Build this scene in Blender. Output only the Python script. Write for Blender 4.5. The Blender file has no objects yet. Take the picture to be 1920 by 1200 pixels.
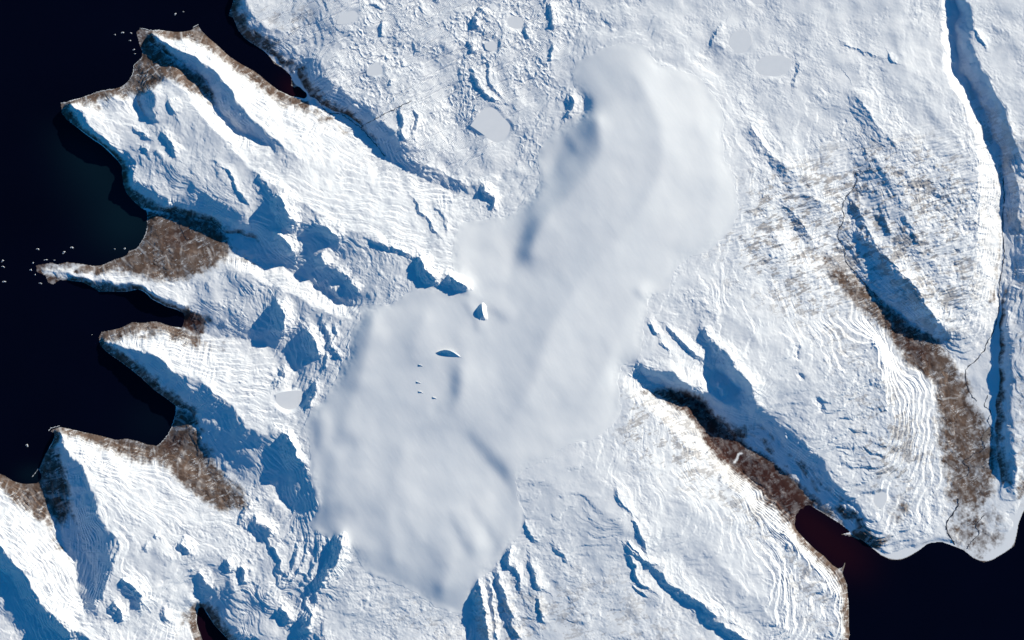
import bpy, math, random
import numpy as np
from mathutils import Vector

# ------------------------------------------------------------------ units
# Map coordinates: x to the east, y to the south, one map step = 15 m.
# One Blender unit = 150 m, so one map step = 0.1 unit.  Heights use the same steps.
U = 0.1
CX, CY = 960.0, 600.0
X0, X1, Y0, Y1 = -170.0, 2090.0, -130.0, 1330.0
SUN_EL = math.radians(20.0)
VS = 1.3                                   # relief of the mapped lines
SUN_A = math.radians(35.0)                 # sun stands 35 degrees north of east
SH = (-math.cos(SUN_A), math.sin(SUN_A))   # the way shadows fall on the map
scene = bpy.context.scene
COL = scene.collection
rng = np.random.default_rng(7)
random.seed(5)

# ------------------------------------------------------------------ digitised map
COAST_MAIN = [(440,-300),(440,0),(432,15),(428,30),(438,34),(445,55),(460,74),(478,85),(497,97),(506,107),(514,120),(529,127),(547,142),
 (545,160),(552,165),(562,160),(572,170),(581,177),(576,191),(566,185),(545,182),(534,175),(521,170),(510,160),(497,150),(490,143),(475,132),
 (452,120),(430,107),(410,87),(390,70),(380,60),(372,48),(362,52),(357,57),(337,62),(317,59),(300,57),(282,59),(275,56),(262,54),(255,60),
 (259,75),(262,87),(267,97),(266,110),(252,122),(250,140),(237,157),(225,165),(200,169),(175,175),(150,185),(114,194),(115,212),(125,225),
 (150,242),(170,257),(197,275),(212,290),(221,300),(231,312),(229,330),(231,347),(237,362),(250,377),(265,391),(275,394),(276,412),(275,432),
 (267,450),(257,466),(241,470),(237,480),(215,486),(185,500),(150,494),(125,491),(107,496),(97,492),(67,497),(69,510),(85,517),(90,530),
 (100,534),(112,525),(132,526),(155,527),(170,537),(185,547),(212,547),(242,546),(260,539),(275,547),(285,560),(300,567),(312,575),(327,577),
 (346,585),(347,600),(345,607),(341,615),(327,614),(315,610),(300,604),(287,602),(272,605),(247,604),(225,616),(190,622),(185,632),(187,647),
 (200,660),(225,677),(245,692),(270,712),(287,730),(312,747),(331,760),(329,780),(320,807),(308,824),(295,837),(277,834),(260,827),(237,822),
 (217,825),(190,817),(165,812),(137,806),(112,800),(92,807),(105,815),(100,830),(85,850),(72,880),(79,895),(68,908),(45,908),(25,902),(10,892),
 (-20,880),(-400,700),(-400,1700),(390,1700),(385,1300),(380,1200),(375,1185),(366,1165),(369,1137),(382,1135),(390,1150),(400,1170),(425,1195),
 (455,1235),(480,1330),(500,1700),(1640,1700),(1600,1300),(1590,1200),(1594,1190),(1591,1175),(1591,1150),(1590,1120),(1588,1095),(1580,1075),(1584,1056),(1579,1063),
 (1570,1066),(1560,1060),(1545,1042),(1532,1034),(1515,1017),(1490,992),(1487,982),(1493,975),(1489,966),(1498,961),(1497,954),(1507,955),(1509,946),(1517,944),(1524,951),(1547,965),(1575,982),(1595,997),(1579,1001),(1579,1003),
 (1595,1006),(1615,1012),(1632,1025),(1652,1042),(1670,1050),(1690,1050),(1705,1044),(1727,1030),(1740,1019),(1765,1016),(1787,1024),(1807,1032),
 (1825,1047),(1845,1055),(1862,1050),(1887,1035),(1902,1024),(1906,1007),(1910,982),(1918,962),(1950,905),(2030,800),(2400,700),(2400,-300)]

ICE = [(1152,82),(1185,80),(1215,88),(1222,112),(1242,125),(1285,135),(1310,146),(1326,163),(1350,200),(1360,225),(1351,250),(1356,275),
 (1357,300),(1372,320),(1382,362),(1385,400),(1370,432),(1322,475),(1290,482),(1260,507),(1258,540),(1212,560),(1215,587),(1206,600),(1202,655),
 (1192,680),(1165,684),(1158,715),(1162,740),(1162,775),(1145,800),(1110,822),(1060,836),(1022,862),(985,878),(968,898),(972,930),(986,972),(977,1000),(956,1020),(937,1050),(912,1076),(897,1085),(886,1125),(876,1158),(850,1150),(815,1137),(780,1112),(757,1100),
 (705,1080),(685,1073),(674,1050),(653,1025),(650,995),(640,1000),(622,1012),(600,1000),(572,983),(588,973),(597,950),(588,930),(583,905),
 (581,870),(582,840),(570,805),(577,780),(590,765),(607,750),(625,720),(640,695),(635,685),(660,665),(655,650),(657,625),(665,610),(678,600),
 (675,585),(667,576),(690,570),(732,572),(760,555),(780,535),(815,534),(822,545),(840,551),(875,546),(888,540),(905,549),(886,533),(863,520),
 (851,506),(846,475),(854,450),(857,430),(867,418),(890,412),(930,411),(960,404),(985,379),(1011,348),(1010,318),(1005,295),(1020,265),
 (1050,241),(1067,226),(1095,210),(1100,190),(1082,175),(1072,150),(1077,120),(1105,104),(1130,91)]

# crest, floor and edge lines: (x, y, height)
B = [
 # eastern shore of the narrow northern fjord and the plateau behind it
 [(458,-20,12),(464,20,13),(482,38,13),(508,54,13),(542,64,13),(578,88,13),(612,140,19),(640,168,20),(665,187,21),(694,206,22)],
 [(580,178,.5),(600,198,1),(625,214,2),(650,219,3.2),(676,238,5),(690,255,7),(705,276,9),(735,303,13),(790,335,18),(850,360,22)],
 [(710,224,23),(736,244,25),(752,266,26),(772,268,27),(804,296,25)],
 # ridge between the two northern valleys
 [(287,64,7),(300,72,12),(325,85,17),(350,97,20),(387,117,24),(410,140,26),(425,160,27),(442,190,28),(462,215,28),(480,230,28),(520,262,28),(560,300,29)],
 [(279,75,1),(305,93,3),(325,108,5),(350,126,6),(385,148,8),(400,176,9),(412,208,10),(437,236,12),(462,251,14),(490,266,19),(520,285,25)],
 # broad western headland
 [(310,142,16),(325,160,19),(350,185,22),(385,225,26),(420,262,29),(460,305,31),(500,335,33),(560,375,36),(600,402,37),(650,430,38),(700,449,39),(770,480,42),(838,516,47),(882,541,50)],
 [(294,160,18),(286,170,20),(295,195,22),(290,222,20)],
 [(250,184,6),(258,206,7),(272,214,9),(285,235,15)],
 [(135,199,15),(162,214,18),(164,234,18),(180,247,19),(198,259,19),(212,272,18),(224,286,12),(236,298,6)],
 [(210,190,11),(235,190,12)],
 [(250,312,12),(249,338,16.5),(275,346,18),(290,358,19),(313,373,20),(340,384,16),(358,391,14),(378,395,13),(398,400,16),(428,409,20),(466,424,24)],
 [(230,331,0),(238,360,.2),(252,376,.4),(275,392,.8),(300,394,2),(350,400,3),(390,412,3.5),(425,428,5),(450,442,7),(482,452,9)],
 [(300,290,24),(340,330,25),(400,370,26),(460,400,28)],
 [(278,420,1),(320,440,2.5),(370,450,4),(430,475,6),(500,490,9),(530,498,10),(560,520,13),(600,541,16),(640,565,21),(662,575,27)],
 [(450,430,9),(455,466,8),(478,485,9),(510,497,11),(560,505,13)],
 # slender western spit and the ridge that grows out of it
 [(80,506,1.5),(110,511,4),(150,518,6),(200,528,8),(260,533,11),(282,548,12),(302,558,12),(345,573,11)],
 [(200,508,3),(260,505,4),(330,510,6),(400,512,10),(450,511,15),(520,536,21),(556,556,25),(620,585,31),(674,608,37)],
 [(380,560,11),(440,580,14),(500,600,15)],
 [(350,600,1),(380,628,2),(430,632,4),(480,640,8),(520,655,12),(555,700,19),(545,730,21)],
 # long ridge on the north side of the large western bay
 [(196,640,6),(215,645,11),(240,652,17),(262,660,20),(290,667,23),(310,678,24),(325,698,25),(345,706,25),(364,708,26),(388,721,27),(407,735,28),(428,755,29),(450,785,31),(472,806,33),(500,818,34),(532,812,36)],
 [(350,706,26),(357,726,24),(359,745,17),(353,763,3)],
 [(247,620,5),(290,628,7),(340,638,7),(400,655,8),(440,680,14),(480,720,21)],
 [(333,762,.6),(352,769,1.5),(362,777,2),(371,808,3),(383,833,4),(402,863,7),(422,884,10),(460,905,15),(500,930,20),(548,955,25)],
 [(300,836,.8),(345,838,1.5),(375,865,4),(410,905,11),(445,945,18)],
 # cape ridge with the dark western wall
 [(104,808,2),(113,814,10),(126,840,19),(141,861,24),(152,873,26),(162,887,28),(169,907,30),(178,930,31),(182,952,32),(193,975,32),(209,996,32),(224,1019,35),(215,1050,35),(208,1085,34),(193,1120,34),(177,1148,33)],
 [(99,838,5),(115,880,7),(130,925,8),(138,962,8.5),(146,1000,10),(163,1040,13),(176,1078,17),(180,1105,21)],
 [(73,893,.3),(93,925,1),(102,960,2),(110,990,3.5),(128,1028,6),(142,1070,10),(150,1110,15),(162,1138,21)],[(170,1175,31),(200,1160,31)],
 [(215,845,8),(260,870,11),(300,890,14),(340,930,17),(380,970,22)],
 [(220,900,22),(260,950,26),(300,1000,28),(320,1050,30)],
 # south western ridge
 [(-170,880,20),(-60,960,27),(0,1020,32),(15,1046,33),(45,1073,34),(56,1086,34),(66,1108,35),(83,1136,36),(93,1148,36),(118,1165,37),(142,1180,37),(200,1215,37)],
 [(-170,1000,10),(-60,1090,14),(0,1150,13),(30,1180,15),(60,1200,18),(100,1215,22)],
 [(-60,1012,17),(0,1066,17),(22,1092,18),(45,1130,20),(75,1172,22)],
 [(240,1115,31),(270,1125,29),(300,1100,30),(360,1120,16)],
 [(350,1060,27),(400,1030,26),(440,1100,24)],
 [(410,1150,8),(450,1180,14),(500,1210,20)],
 # rough highland around the southern tongue of the ice
 [(500,880,21),(515,920,20),(540,952,23)],
 [(600,850,42),(600,900,44),(605,945,44)],
 [(450,1010,24),(520,1040,27),(590,1040,33)],
 [(650,998,44),(646,1030,42),(638,1055,39),(606,1096,33),(604,1130,30),(610,1200,28),(620,1320,24)],
 [(520,1120,24),(560,1190,20),(520,1260,16)],
 [(700,1110,32),(740,1150,29),(800,1190,26)],[(655,1060,38),(660,1130,31),(665,1200,26)],
 [(890,1120,26),(876,1165,21),(870,1210,19)],
 [(1000,1050,36),(1050,1120,33),(980,1190,27)],
 [(1000,900,47.5),(1060,920,46.5),(1120,930,45.5)],[(1140,960,44),(1180,1000,42),(1230,1000,40)],
 [(1150,1120,31),(1200,1170,27),(1250,1200,24)],
 [(1240,1090,29),(1290,1132,25),(1330,1156,22),(1390,1190,18)],
 [(1350,1060,30),(1420,1130,25),(1470,1180,22)],
 [(1350,890,24),(1420,962,21),(1480,1015,19),(1530,1065,16),(1560,1110,13),(1572,1150,12),(1570,1210,12)],
 [(1240,880,36),(1300,950,34),(1360,1000,30)],
 [(1160,725,46),(1200,760,40),(1250,800,34),(1300,850,27)],
 # glacial trough that runs down to the eastern fjord
 [(1197,693,42),(1216,709,31),(1232,723,24),(1262,732,16),(1290,742,10),(1312,755,6),(1332,778,4),(1370,812,2),(1412,842,1.1),(1452,872,.8),(1522,934,.5)],
 [(1320,815,4),(1380,875,2.5),(1440,925,1.5),(1480,960,.8)],
 [(1194,684,49),(1226,688,49),(1257,699,47),(1280,714,42),(1305,730,36),(1330,738,27),(1365,757,21),(1402,783,15)],
 [(1324,676,32),(1328,716,25),(1358,744,20)],[(1345,690,24),(1368,716,20),(1387,738,17)],
 [(1419,794,12),(1453,820,10),(1488,850,9),(1518,880,8),(1549,914,7.5),(1577,945,6.5),(1609,973,5)],
 [(1352,650,44),(1368,671,43),(1378,690,42),(1391,705,41),(1406,718,39),(1413,740,36),(1424,757,32),(1441,775,27),(1480,805,24),(1512,836,21.5),(1540,865,19.5),(1567,900,17.5),(1592,932,15),(1622,962,12),(1640,978,10),(1656,1003,7)],
 [(1480,640,36),(1520,720,30),(1560,800,24),(1610,880,18)],
 [(1640,640,29),(1660,740,25),(1660,840,21),(1650,920,15)],
 [(1735,760,9),(1745,850,7),(1735,930,5.5),(1710,990,4)],
 [(1300,560,46),(1400,610,43),(1445,690,36)],
 # stream canyon and eastern valley
 [(1604,330,27),(1600,350,25.5),(1586,370,24),(1578,392,22.5),(1580,412,21.5),(1570,440,20),(1582,470,18),(1586,490,17),(1602,508,15.5),(1626,540,13),(1652,562,11),(1690,592,8.5),(1720,612,7),(1765,645,5),(1808,695,2.5)],
 [(1455,384,36),(1480,405,33),(1500,440,28),(1525,474,23),(1548,482,19)],
 [(1660,500,27),(1692,514,29),(1708,527,29),(1720,545,28),(1737,576,25),(1759,597,20),(1780,628,11)],
 [(1440,400,39),(1500,500,30),(1580,560,22),(1640,620,15),(1700,700,8)],
 [(1470,330,41),(1540,380,34)],
 [(1640,300,37),(1700,380,36),(1740,460,33),(1770,540,28)],
 [(1757,-20,32),(1766,60,32),(1768,120,31.5),(1787,172,31),(1812,205,30.5),(1823,255,30),(1833,320,30),(1832,400,28),(1828,480,25),(1818,560,20),(1795,630,12)],
 [(1779,-20,20),(1797,30,19),(1797,55,18),(1791,80,17),(1793,112,16),(1803,148,15),(1832,184,14),(1850,212,13),(1856,250,12),(1878,292,10),(1880,340,8.5),(1878,480,6.5),(1872,560,5),(1868,618,4),(1845,652,3),(1811,694,2.2)],
 [(1800,-20,39),(1817,20,39),(1824,52,38),(1819,75,37),(1829,110,38),(1854,156,38),(1873,190,37),(1886,212,36),(1894,242,34),(1904,268,32),(1910,300,27),(1918,350,20),(1920,400,17),(1915,470,14)],
 [(1886,590,15),(1893,640,16),(1899,700,17),(1893,760,16),(1901,820,16),(1904,880,14),(1899,925,5)],
 [(1876,590,5),(1877,650,4),(1877,700,3.5),(1868,760,2.8),(1868,860,2.2),(1872,925,1.5)],
 [(1960,300,32),(1965,500,26),(1955,700,22),(1945,830,15)],
 [(1811,694,2.2),(1810,760,2),(1830,830,1.6),(1800,900,1.4),(1785,980,1)],
 [(1840,980,1),(1890,980,1.1)],
 # snow plateau in the north and north east
 [(620,-20,20),(700,50,19),(780,110,19),(840,180,20),(870,260,22)],
 [(850,-20,24),(920,80,24),(985,160,26),(1000,250,27),(940,330,26)],
 [(1080,-20,29),(1060,80,29),(1040,160,28)],
 [(1280,-20,33),(1300,80,35),(1400,150,38),(1440,240,39)],
 [(1500,-20,36),(1560,80,37),(1600,180,36)],
 [(1690,-20,37),(1690,120,37),(1750,220,35)],
 # foundation of the ice cap
 [(1150,120,38),(1210,200,50),(1230,300,56),(1180,400,58),(1100,500,59),(1040,600,59),(1010,720,57),(960,800,52)],
 [(1330,260,48),(1330,380,48),(1250,470,50)],
 [(1085,140,32),(1090,230,34),(1050,300,36),(1000,400,40),(955,470,43)],
 [(860,480,40),(900,440,38),(940,425,37)],
 [(800,600,50),(720,640,47),(670,690,42)],
 [(800,800,49),(760,900,47),(740,1000,44)],
 [(640,760,43),(640,880,44)],
 [(900,920,46),(900,1000,42),(870,1090,35)],
]

# small scarps: crest points, height, width of the shaded face, width of the lit back
S = [
 ([(676,20),(690,8),(716,14),(719,22)],2,5,15),([(719,38),(714,52),(715,70)],3,5,18),
 ([(912,12),(898,27),(893,42),(901,54)],4,7,22),([(880,72),(885,90),(891,103)],3,5,20),
 ([(884,128),(895,150),(904,168),(918,181),(942,193)],3.2,6,22),([(918,108),(917,140),(926,165),(948,190)],2.4,5,18),
 ([(735,148),(731,160)],2,4,10),([(722,105),(730,112)],1.5,4,10),([(750,112),(760,125)],1.5,4,10),
 ([(751,208),(758,226),(752,250),(768,266)],3.4,7,20),([(776,203),(783,222),(775,250)],2.6,5,18),
 ([(1031,6),(1037,32),(1040,58)],3.4,6,20),([(985,43),(988,62),(994,74)],2.4,5,18),([(1040,86),(1034,103),(1033,118)],3.4,7,18),
 ([(1062,179),(1076,190),(1073,206),(1060,222)],5,14,24),([(1358,44),(1345,60),(1332,88)],2,6,20),
 ([(1492,113),(1498,130),(1491,150),(1487,168)],1.8,6,22),([(1576,78),(1612,97),(1653,108)],1.3,4,26),
 ([(1663,97),(1670,112),(1682,120)],1.6,4,16),([(1598,165),(1630,217),(1657,250),(1685,280)],4,26,60),
 ([(1824,54),(1840,76),(1849,92)],2,5,16),([(1400,222),(1432,275),(1467,308),(1495,332)],4.5,22,40),
 ([(522,358),(533,384),(541,397),(547,412),(567,417)],12,28,30),([(586,415),(606,422),(621,431),(633,441),(634,453)],7.5,18,24),
 ([(694,449),(712,455),(731,464),(751,470),(773,482)],3.2,7,20),([(777,483),(792,488),(800,507),(816,517),(830,521)],10,22,20),
 ([(838,516),(856,525),(881,541)],10,20,16),([(770,366),(783,380),(791,400),(808,412),(812,428),(826,446)],2.2,6,18),([(815,384),(835,410),(838,437)],1.4,5,16),
 ([(905,344),(911,360),(926,371),(923,396)],5,9,18),([(760,290),(820,319),(870,343),(906,350)],3,20,22),
 ([(482,328),(496,340),(507,356)],2.4,7,18),([(514,436),(531,447),(546,462),(552,480)],11,34,24),
 ([(599,476),(609,488),(613,503)],7.5,24,24),([(627,504),(641,512),(654,522)],3.6,10,18),([(654,524),(666,535),(674,548)],5.5,16,18),
 ([(619,529),(631,550),(648,563)],3,7,14),([(519,561),(531,580),(536,602),(526,634)],11,30,26),
 ([(574,613),(589,632),(597,655),(602,671)],9,26,20),([(603,601),(616,620),(621,640),(612,662)],2.4,5,10),
 ([(626,603),(631,625),(623,650),(642,671)],2.4,5,10),([(538,688),(531,708),(515,730)],4.5,12,20),
 ([(598,711),(592,736),(578,768)],4,11,14),([(615,663),(612,692)],2.4,6,12),([(530,808),(549,828),(557,850),(571,870)],10,30,14),
 ([(645,994),(640,1020),(636,1046),(622,1066),(604,1093),(603,1104)],8,17,26),
 ([(561,1002),(557,1040),(545,1070),(520,1100),(498,1116)],2.6,6,16),([(578,996),(575,1036),(560,1072),(534,1106)],2.2,5,12),([(597,1000),(600,1034),(590,1066),(566,1098)],2.4,5,12),
 ([(505,1018),(526,1045),(522,1077)],3.4,7,18),([(584,1108),(576,1130),(586,1152)],2.4,5,14),([(595,1108),(591,1142)],2.4,5,14),
 ([(524,1136),(539,1150),(550,1170)],6,20,20),([(562,1166),(586,1150),(582,1170),(566,1188)],7,26,20),
 ([(478,958),(484,978),(501,988),(517,1004)],8,28,22),([(476,943),(461,957),(451,987)],3,8,14),
 ([(897,1083),(904,1125),(911,1155),(919,1205)],9,22,20),([(916,1083),(925,1130),(932,1205)],4,8,12),
 ([(933,1064),(941,1100),(956,1140),(967,1162)],5,10,22),([(961,1022),(953,1050),(967,1067)],5,10,20),([(963,1153),(961,1175),(978,1198)],4,8,18),
 ([(993,1043),(1003,1075),(1008,1095),(1024,1109)],3.4,6,22),([(1009,1118),(1013,1140),(1019,1162)],3,5,18),([(965,1058),(975,1085),(978,1110)],2.6,5,14),
 ([(1041,1020),(1055,1040),(1067,1054)],2,9,30),([(985,973),(992,995),(1012,1017)],2.4,7,26),
 ([(1186,968),(1195,990),(1208,1015),(1213,1040)],3.4,6,26),([(1177,1013),(1192,1030),(1206,1044)],2.6,5,9),([(1171,1021),(1200,1045),(1237,1061)],3.4,7,20),
 ([(1174,1034),(1192,1060),(1195,1085),(1222,1107)],3.4,6,20),([(1214,1054),(1240,1074),(1249,1089),(1276,1107),(1311,1128),(1336,1147),(1362,1161)],6,13,50),
 ([(1311,1149),(1346,1164),(1376,1184),(1412,1207)],7,17,40),([(1185,1094),(1200,1108),(1217,1118)],2,5,14),([(1154,913),(1165,940),(1187,962)],2.4,8,26),
 ([(1217,603),(1225,615),(1234,629)],3,6,14),([(1245,610),(1270,632),(1300,659),(1322,679)],3.6,8,20),([(1237,638),(1256,661)],1.8,5,14),
 ([(1317,612),(1331,635),(1346,650),(1354,666)],4.5,10,22),([(1352,652),(1369,672),(1378,690),(1391,705),(1406,718),(1414,742)],5,22,30),
 ([(1455,382),(1484,398),(1509,432),(1530,466)],3,16,30),([(1594,368),(1613,400),(1626,430),(1642,462)],4,16,26),([(1605,428),(1621,450),(1642,461)],3.5,10,20),
 ([(1657,408),(1671,442)],2.4,6,18),([(1710,433),(1723,456)],2.4,6,16),([(1636,455),(1662,481),(1692,515),(1712,531),(1742,581),(1783,632)],6,26,36),
 ([(1893,296),(1905,340),(1911,380),(1906,410),(1923,432)],5,16,30),([(335,1017),(350,1025),(358,1036)],6,15,22),([(369,1074),(379,1077),(387,1092),(402,1100)],5,14,22),
 ([(424,1047),(431,1059),(434,1074)],4.5,12,20),([(445,1064),(461,1070),(457,1096)],5,13,22),([(312,1136),(309,1150),(318,1166)],3.5,9,26),
 ([(227,1084),(246,1095),(261,1108),(266,1126),(265,1143)],8,20,28),([(214,1126),(221,1136),(229,1150),(231,1163)],7,18,16),([(99,1159),(121,1169),(140,1187)],8,20,24),
 ([(290,1000),(300,1005)],2.5,7,14),([(280,1015),(270,1032)],2.5,7,14),([(300,248),(312,252),(325,275),(335,295)],4,9,20),([(246,240),(262,246),(283,262)],2.5,6,16),
 ([(265,275),(280,283)],2.5,7,14),([(318,188),(330,215)],3,10,30),([(408,308),(432,322),(440,345),(462,372),(470,390)],2.2,6,16),
 ([(1488,642),(1496,660),(1490,676)],-2,9,8),([(1497,697),(1508,712)],-2,8,8),([(1528,745),(1540,762),(1530,772)],-2.4,9,9),
 ([(1340,720),(1352,728),(1360,742)],4,9,14),
]

# the ice surface: (x, y, height above the foundation level of the sea)
ICE_LINES = [
 [(1165,105,37),(1210,170,48),(1240,250,54),(1235,330,57),(1190,410,58.5),(1120,490,59.5),(1060,570,60),(1020,650,59.5),(1000,720,58),(960,780,55.5)],
 [(1310,240,49.5),(1340,330,49),(1320,420,49.5),(1240,490,52),(1170,600,54),(1130,700,53),(1060,800,48.5)],
 [(1118,225,48),(1128,280,51.5),(1100,330,52.5),(1060,375,53),(1014,425,54),(993,478,54)],
 [(1062,240,33),(1045,290,34),(1030,330,36.5),(1000,370,40.5),(986,412,43),(968,462,44.5),(955,505,47.5)],
 [(870,450,38.5),(900,470,42),(930,450,42.5)],[(880,510,46),(940,530,51)],
 [(870,668,55),(866,700,55),(864,735,54.5),(850,770,53)],
 [(842,680,52.2),(846,710,51.6),(846,740,51.2),(828,778,51)],
 [(880,800,51.5),(915,828,51),(945,862,50),(966,895,47.5)],
 [(868,812,50.2),(900,845,48.4),(930,880,46.6),(950,905,45)],
 [(800,590,50.3),(780,640,49.5),(790,700,50),(770,760,50)],
 [(700,600,44.5),(690,650,45),(680,700,45.5),(660,760,45),(640,820,44.5)],
 [(610,790,41),(603,850,40.8),(610,910,41.4),(618,960,42)],
 [(655,860,43.6),(660,835,43.2)],
 [(760,840,50),(740,900,49),(730,980,46.5),(740,1050,43)],
 [(680,880,46.2),(680,960,45),(690,1030,43.5)],
 [(850,900,48),(880,970,45.2),(890,1020,42.6),(860,1090,37)],
 [(830,960,47),(850,1040,42.5),(830,1100,38.5)],
 [(930,930,44.2),(940,990,41),(920,1050,36.5)],
 
]

LAKES = {  # frozen lakes: outline, level is read from the land
 'a': [(882,236),(900,212),(918,199),(930,205),(944,222),(960,236),(948,262),(930,270),(905,252)],
 'b': [(635,33),(660,19),(672,22),(674,34),(655,44),(632,46)],
 'c': [(688,130),(706,118),(714,120),(722,138),(712,142),(690,142)],
 'd': [(517,740),(530,735),(558,732),(578,738),(572,752),(556,766),(540,770),(520,760)],
 'e': [(1370,68),(1380,60),(1398,58),(1408,72),(1406,90),(1396,101),(1378,100),(1366,82)],
 'f': [(952,34),(975,33),(983,42),(980,54),(962,56),(950,48)],
 'g': [(908,82),(930,78),(938,86),(928,96),(912,94)],
 'h': [(1412,128),(1425,112),(1450,105),(1480,112),(1478,132),(1455,146),(1425,140)],
 'i': [(1636,935),(1645,922),(1660,920),(1662,938),(1652,953),(1640,950)],
 'j': [(1403,0),(1403,-14),(1430,-14),(1433,4),(1415,8)],
}

BARE = [ # polygon, strength, softness
 ([(250,52),(283,58),(283,82),(306,97),(350,128),(386,152),(402,180),(411,210),(388,190),(350,166),(322,148),(300,152),(276,172),(240,178),(195,172),(237,152),(250,118),(262,100)],1.0,7),
 ([(283,55),(372,42),(395,66),(430,100),(478,130),(520,165),(515,176),(470,142),(420,116),(380,82),(340,70),(290,66)],.95,6),
 ([(262,394),(300,395),(345,401),(390,412),(418,430),(436,455),(430,480),(405,500),(350,524),(290,528),(240,512),(190,505),(150,500),(100,506),(60,512),(60,490),(230,478)],1.0,9),
 ([(420,440),(470,470),(470,500),(420,500)],.45,12),
 ([(70,510),(120,520),(170,531),(240,540),(250,552),(180,552),(80,536)],.9,5),
 ([(340,582),(372,588),(388,600),(382,625),(366,630),(350,616),(338,616)],1.1,4),
 ([(250,604),(300,604),(345,613),(380,640),(430,655),(420,662),(360,644),(310,626),(285,628),(262,610)],.8,6),
 ([(185,622),(225,614),(250,606),(235,622),(200,636)],.85,4),
 ([(331,758),(362,776),(370,808),(396,862),(434,905),(470,930),(462,955),(415,960),(370,930),(330,895),(290,862),(237,842),(180,826),(112,812),(92,805),(230,815),(300,830)],1.05,9),
 ([(-20,870),(75,890),(95,918),(99,950),(93,988),(70,975),(38,945),(0,915)],1.0,9),
 ([(60,880),(100,840),(128,900),(135,960),(110,1000),(95,980)],.95,9),
 ([(1168,728),(1240,728),(1284,732),(1316,744),(1340,778),(1395,832),(1455,868),(1525,935),(1535,965),(1490,985),(1440,940),(1390,890),(1340,858),(1310,805),(1290,775),(1230,745)],1.1,7),
 ([(1315,760),(1345,785),(1420,845),(1520,925),(1600,995),(1570,985),(1440,885),(1330,790)],1.0,7),
 ([(1430,930),(1480,972),(1540,1030),(1580,1060),(1596,1120),(1598,1200),(1585,1200),(1580,1130),(1562,1085),(1520,1040),(1470,985)],.85,6),
 ([(1528,462),(1590,505),(1645,556),(1702,604),(1765,638),(1795,690),(1800,720),(1770,735),(1745,715),(1706,690),(1664,628),(1618,588),(1560,528)], .95, 8),
 ([(1760,700),(1818,700),(1818,745),(1845,780),(1850,810),(1790,830),(1760,790),(1750,740)], .95, 9),
 ([(1750,770),(1848,785),(1874,830),(1868,900),(1858,945),(1830,962),(1795,965),(1775,940),(1768,880),(1752,820)], .8, 10),
 ([(1290,770),(1325,800),(1370,870),(1430,930),(1400,925),(1340,870),(1300,820)], .5, 10),
 ([(1765,940),(1870,935),(1880,970),(1890,1010),(1850,1052),(1800,1035),(1775,1010)],.58,12),
 ([(1800,1030),(1850,1042),(1846,1054),(1820,1046)],.7,5),
 ([(1660,950),(1700,920),(1715,950),(1690,985),(1665,985)],.5,8),
 ([(1300,890),(1322,875),(1340,880),(1330,900)],.5,5),
 ([(1560,350),(1580,340),(1560,410),(1525,400)],.45,10),
]
SPECK = [ # rubble showing through the snow
 ([(1400,330),(1480,300),(1640,260),(1800,270),(1850,330),(1840,560),(1790,640),(1730,640),(1650,520),(1560,600),(1640,700),(1740,780),(1760,900),(1660,960),(1600,880),(1620,800),(1540,640),(1420,560),(1330,500)],1.0,30),
 ([(1160,720),(1300,760),(1380,880),(1440,960),(1560,1080),(1590,1200),(1540,1200),(1440,1040),(1330,940),(1200,880),(1150,820)],.9,24),
 ([(1770,130),(1860,200),(1920,260),(1960,600),(1960,950),(1900,930),(1900,500),(1840,280)],.8,24),
 ([(820,1120),(1000,1080),(1160,1060),(1250,1150),(1400,1220),(900,1260)],.6,30),
 ([(700,1090),(860,1150),(850,1230),(740,1200)],.5,20),
 ([(470,0),(620,0),(560,70),(500,60)],.6,14),
]

# ------------------------------------------------------------------ raster helpers
def grid(step):
    xs = np.arange(X0, X1 + step * .5, step); ys = np.arange(Y0, Y1 + step * .5, step)
    return xs, ys
def poly_mask(poly, xs, ys):
    sx, sy = xs[1] - xs[0], ys[1] - ys[0]
    m = np.zeros((len(ys), len(xs) + 1), np.int32)
    n = len(poly)
    for i in range(n):
        (xa, ya), (xb, yb) = poly[i][:2], poly[(i + 1) % n][:2]
        if ya == yb: continue
        if ya > yb: xa, ya, xb, yb = xb, yb, xa, ya
        j0 = max(0, math.ceil((ya - ys[0]) / sy)); j1 = min(len(ys) - 1, math.ceil((yb - ys[0]) / sy) - 1)
        if j1 < j0: continue
        j = np.arange(j0, j1 + 1)
        xc = xa + (ys[j] - ya) * (xb - xa) / (yb - ya)
        c = np.clip(np.ceil((xc - xs[0]) / sx).astype(int), 0, len(xs))
        np.add.at(m, (j, c), 1)
    return (np.cumsum(m, axis=1)[:, :-1] % 2).astype(np.float32)
def gauss(a, sig):
    """Gaussian blur with edge padding, sig in cells."""
    if sig <= .2: return a
    r = int(3 * sig) + 1
    k = np.exp(-.5 * (np.arange(-r, r + 1) / sig) ** 2); k /= k.sum()
    p = np.pad(a, r, mode='edge')
    n0, n1 = p.shape
    f0 = np.exp(-2 * (math.pi * sig * np.fft.fftfreq(n0)) ** 2)[:, None]
    f1 = np.exp(-2 * (math.pi * sig * np.fft.rfftfreq(n1)) ** 2)[None, :]
    q = np.fft.irfft2(np.fft.rfft2(p) * f0 * f1, s=p.shape)
    return q[r:-r, r:-r].astype(np.float32)
def bil(a, fx, fy):
    h, w = a.shape
    fx = np.clip(fx, 0, w - 1.001); fy = np.clip(fy, 0, h - 1.001)
    ix = fx.astype(np.int32); iy = fy.astype(np.int32); tx = fx - ix; ty = fy - iy
    return (a[iy, ix] * (1 - tx) + a[iy, ix + 1] * tx) * (1 - ty) + (a[iy + 1, ix] * (1 - tx) + a[iy + 1, ix + 1] * tx) * ty
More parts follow.
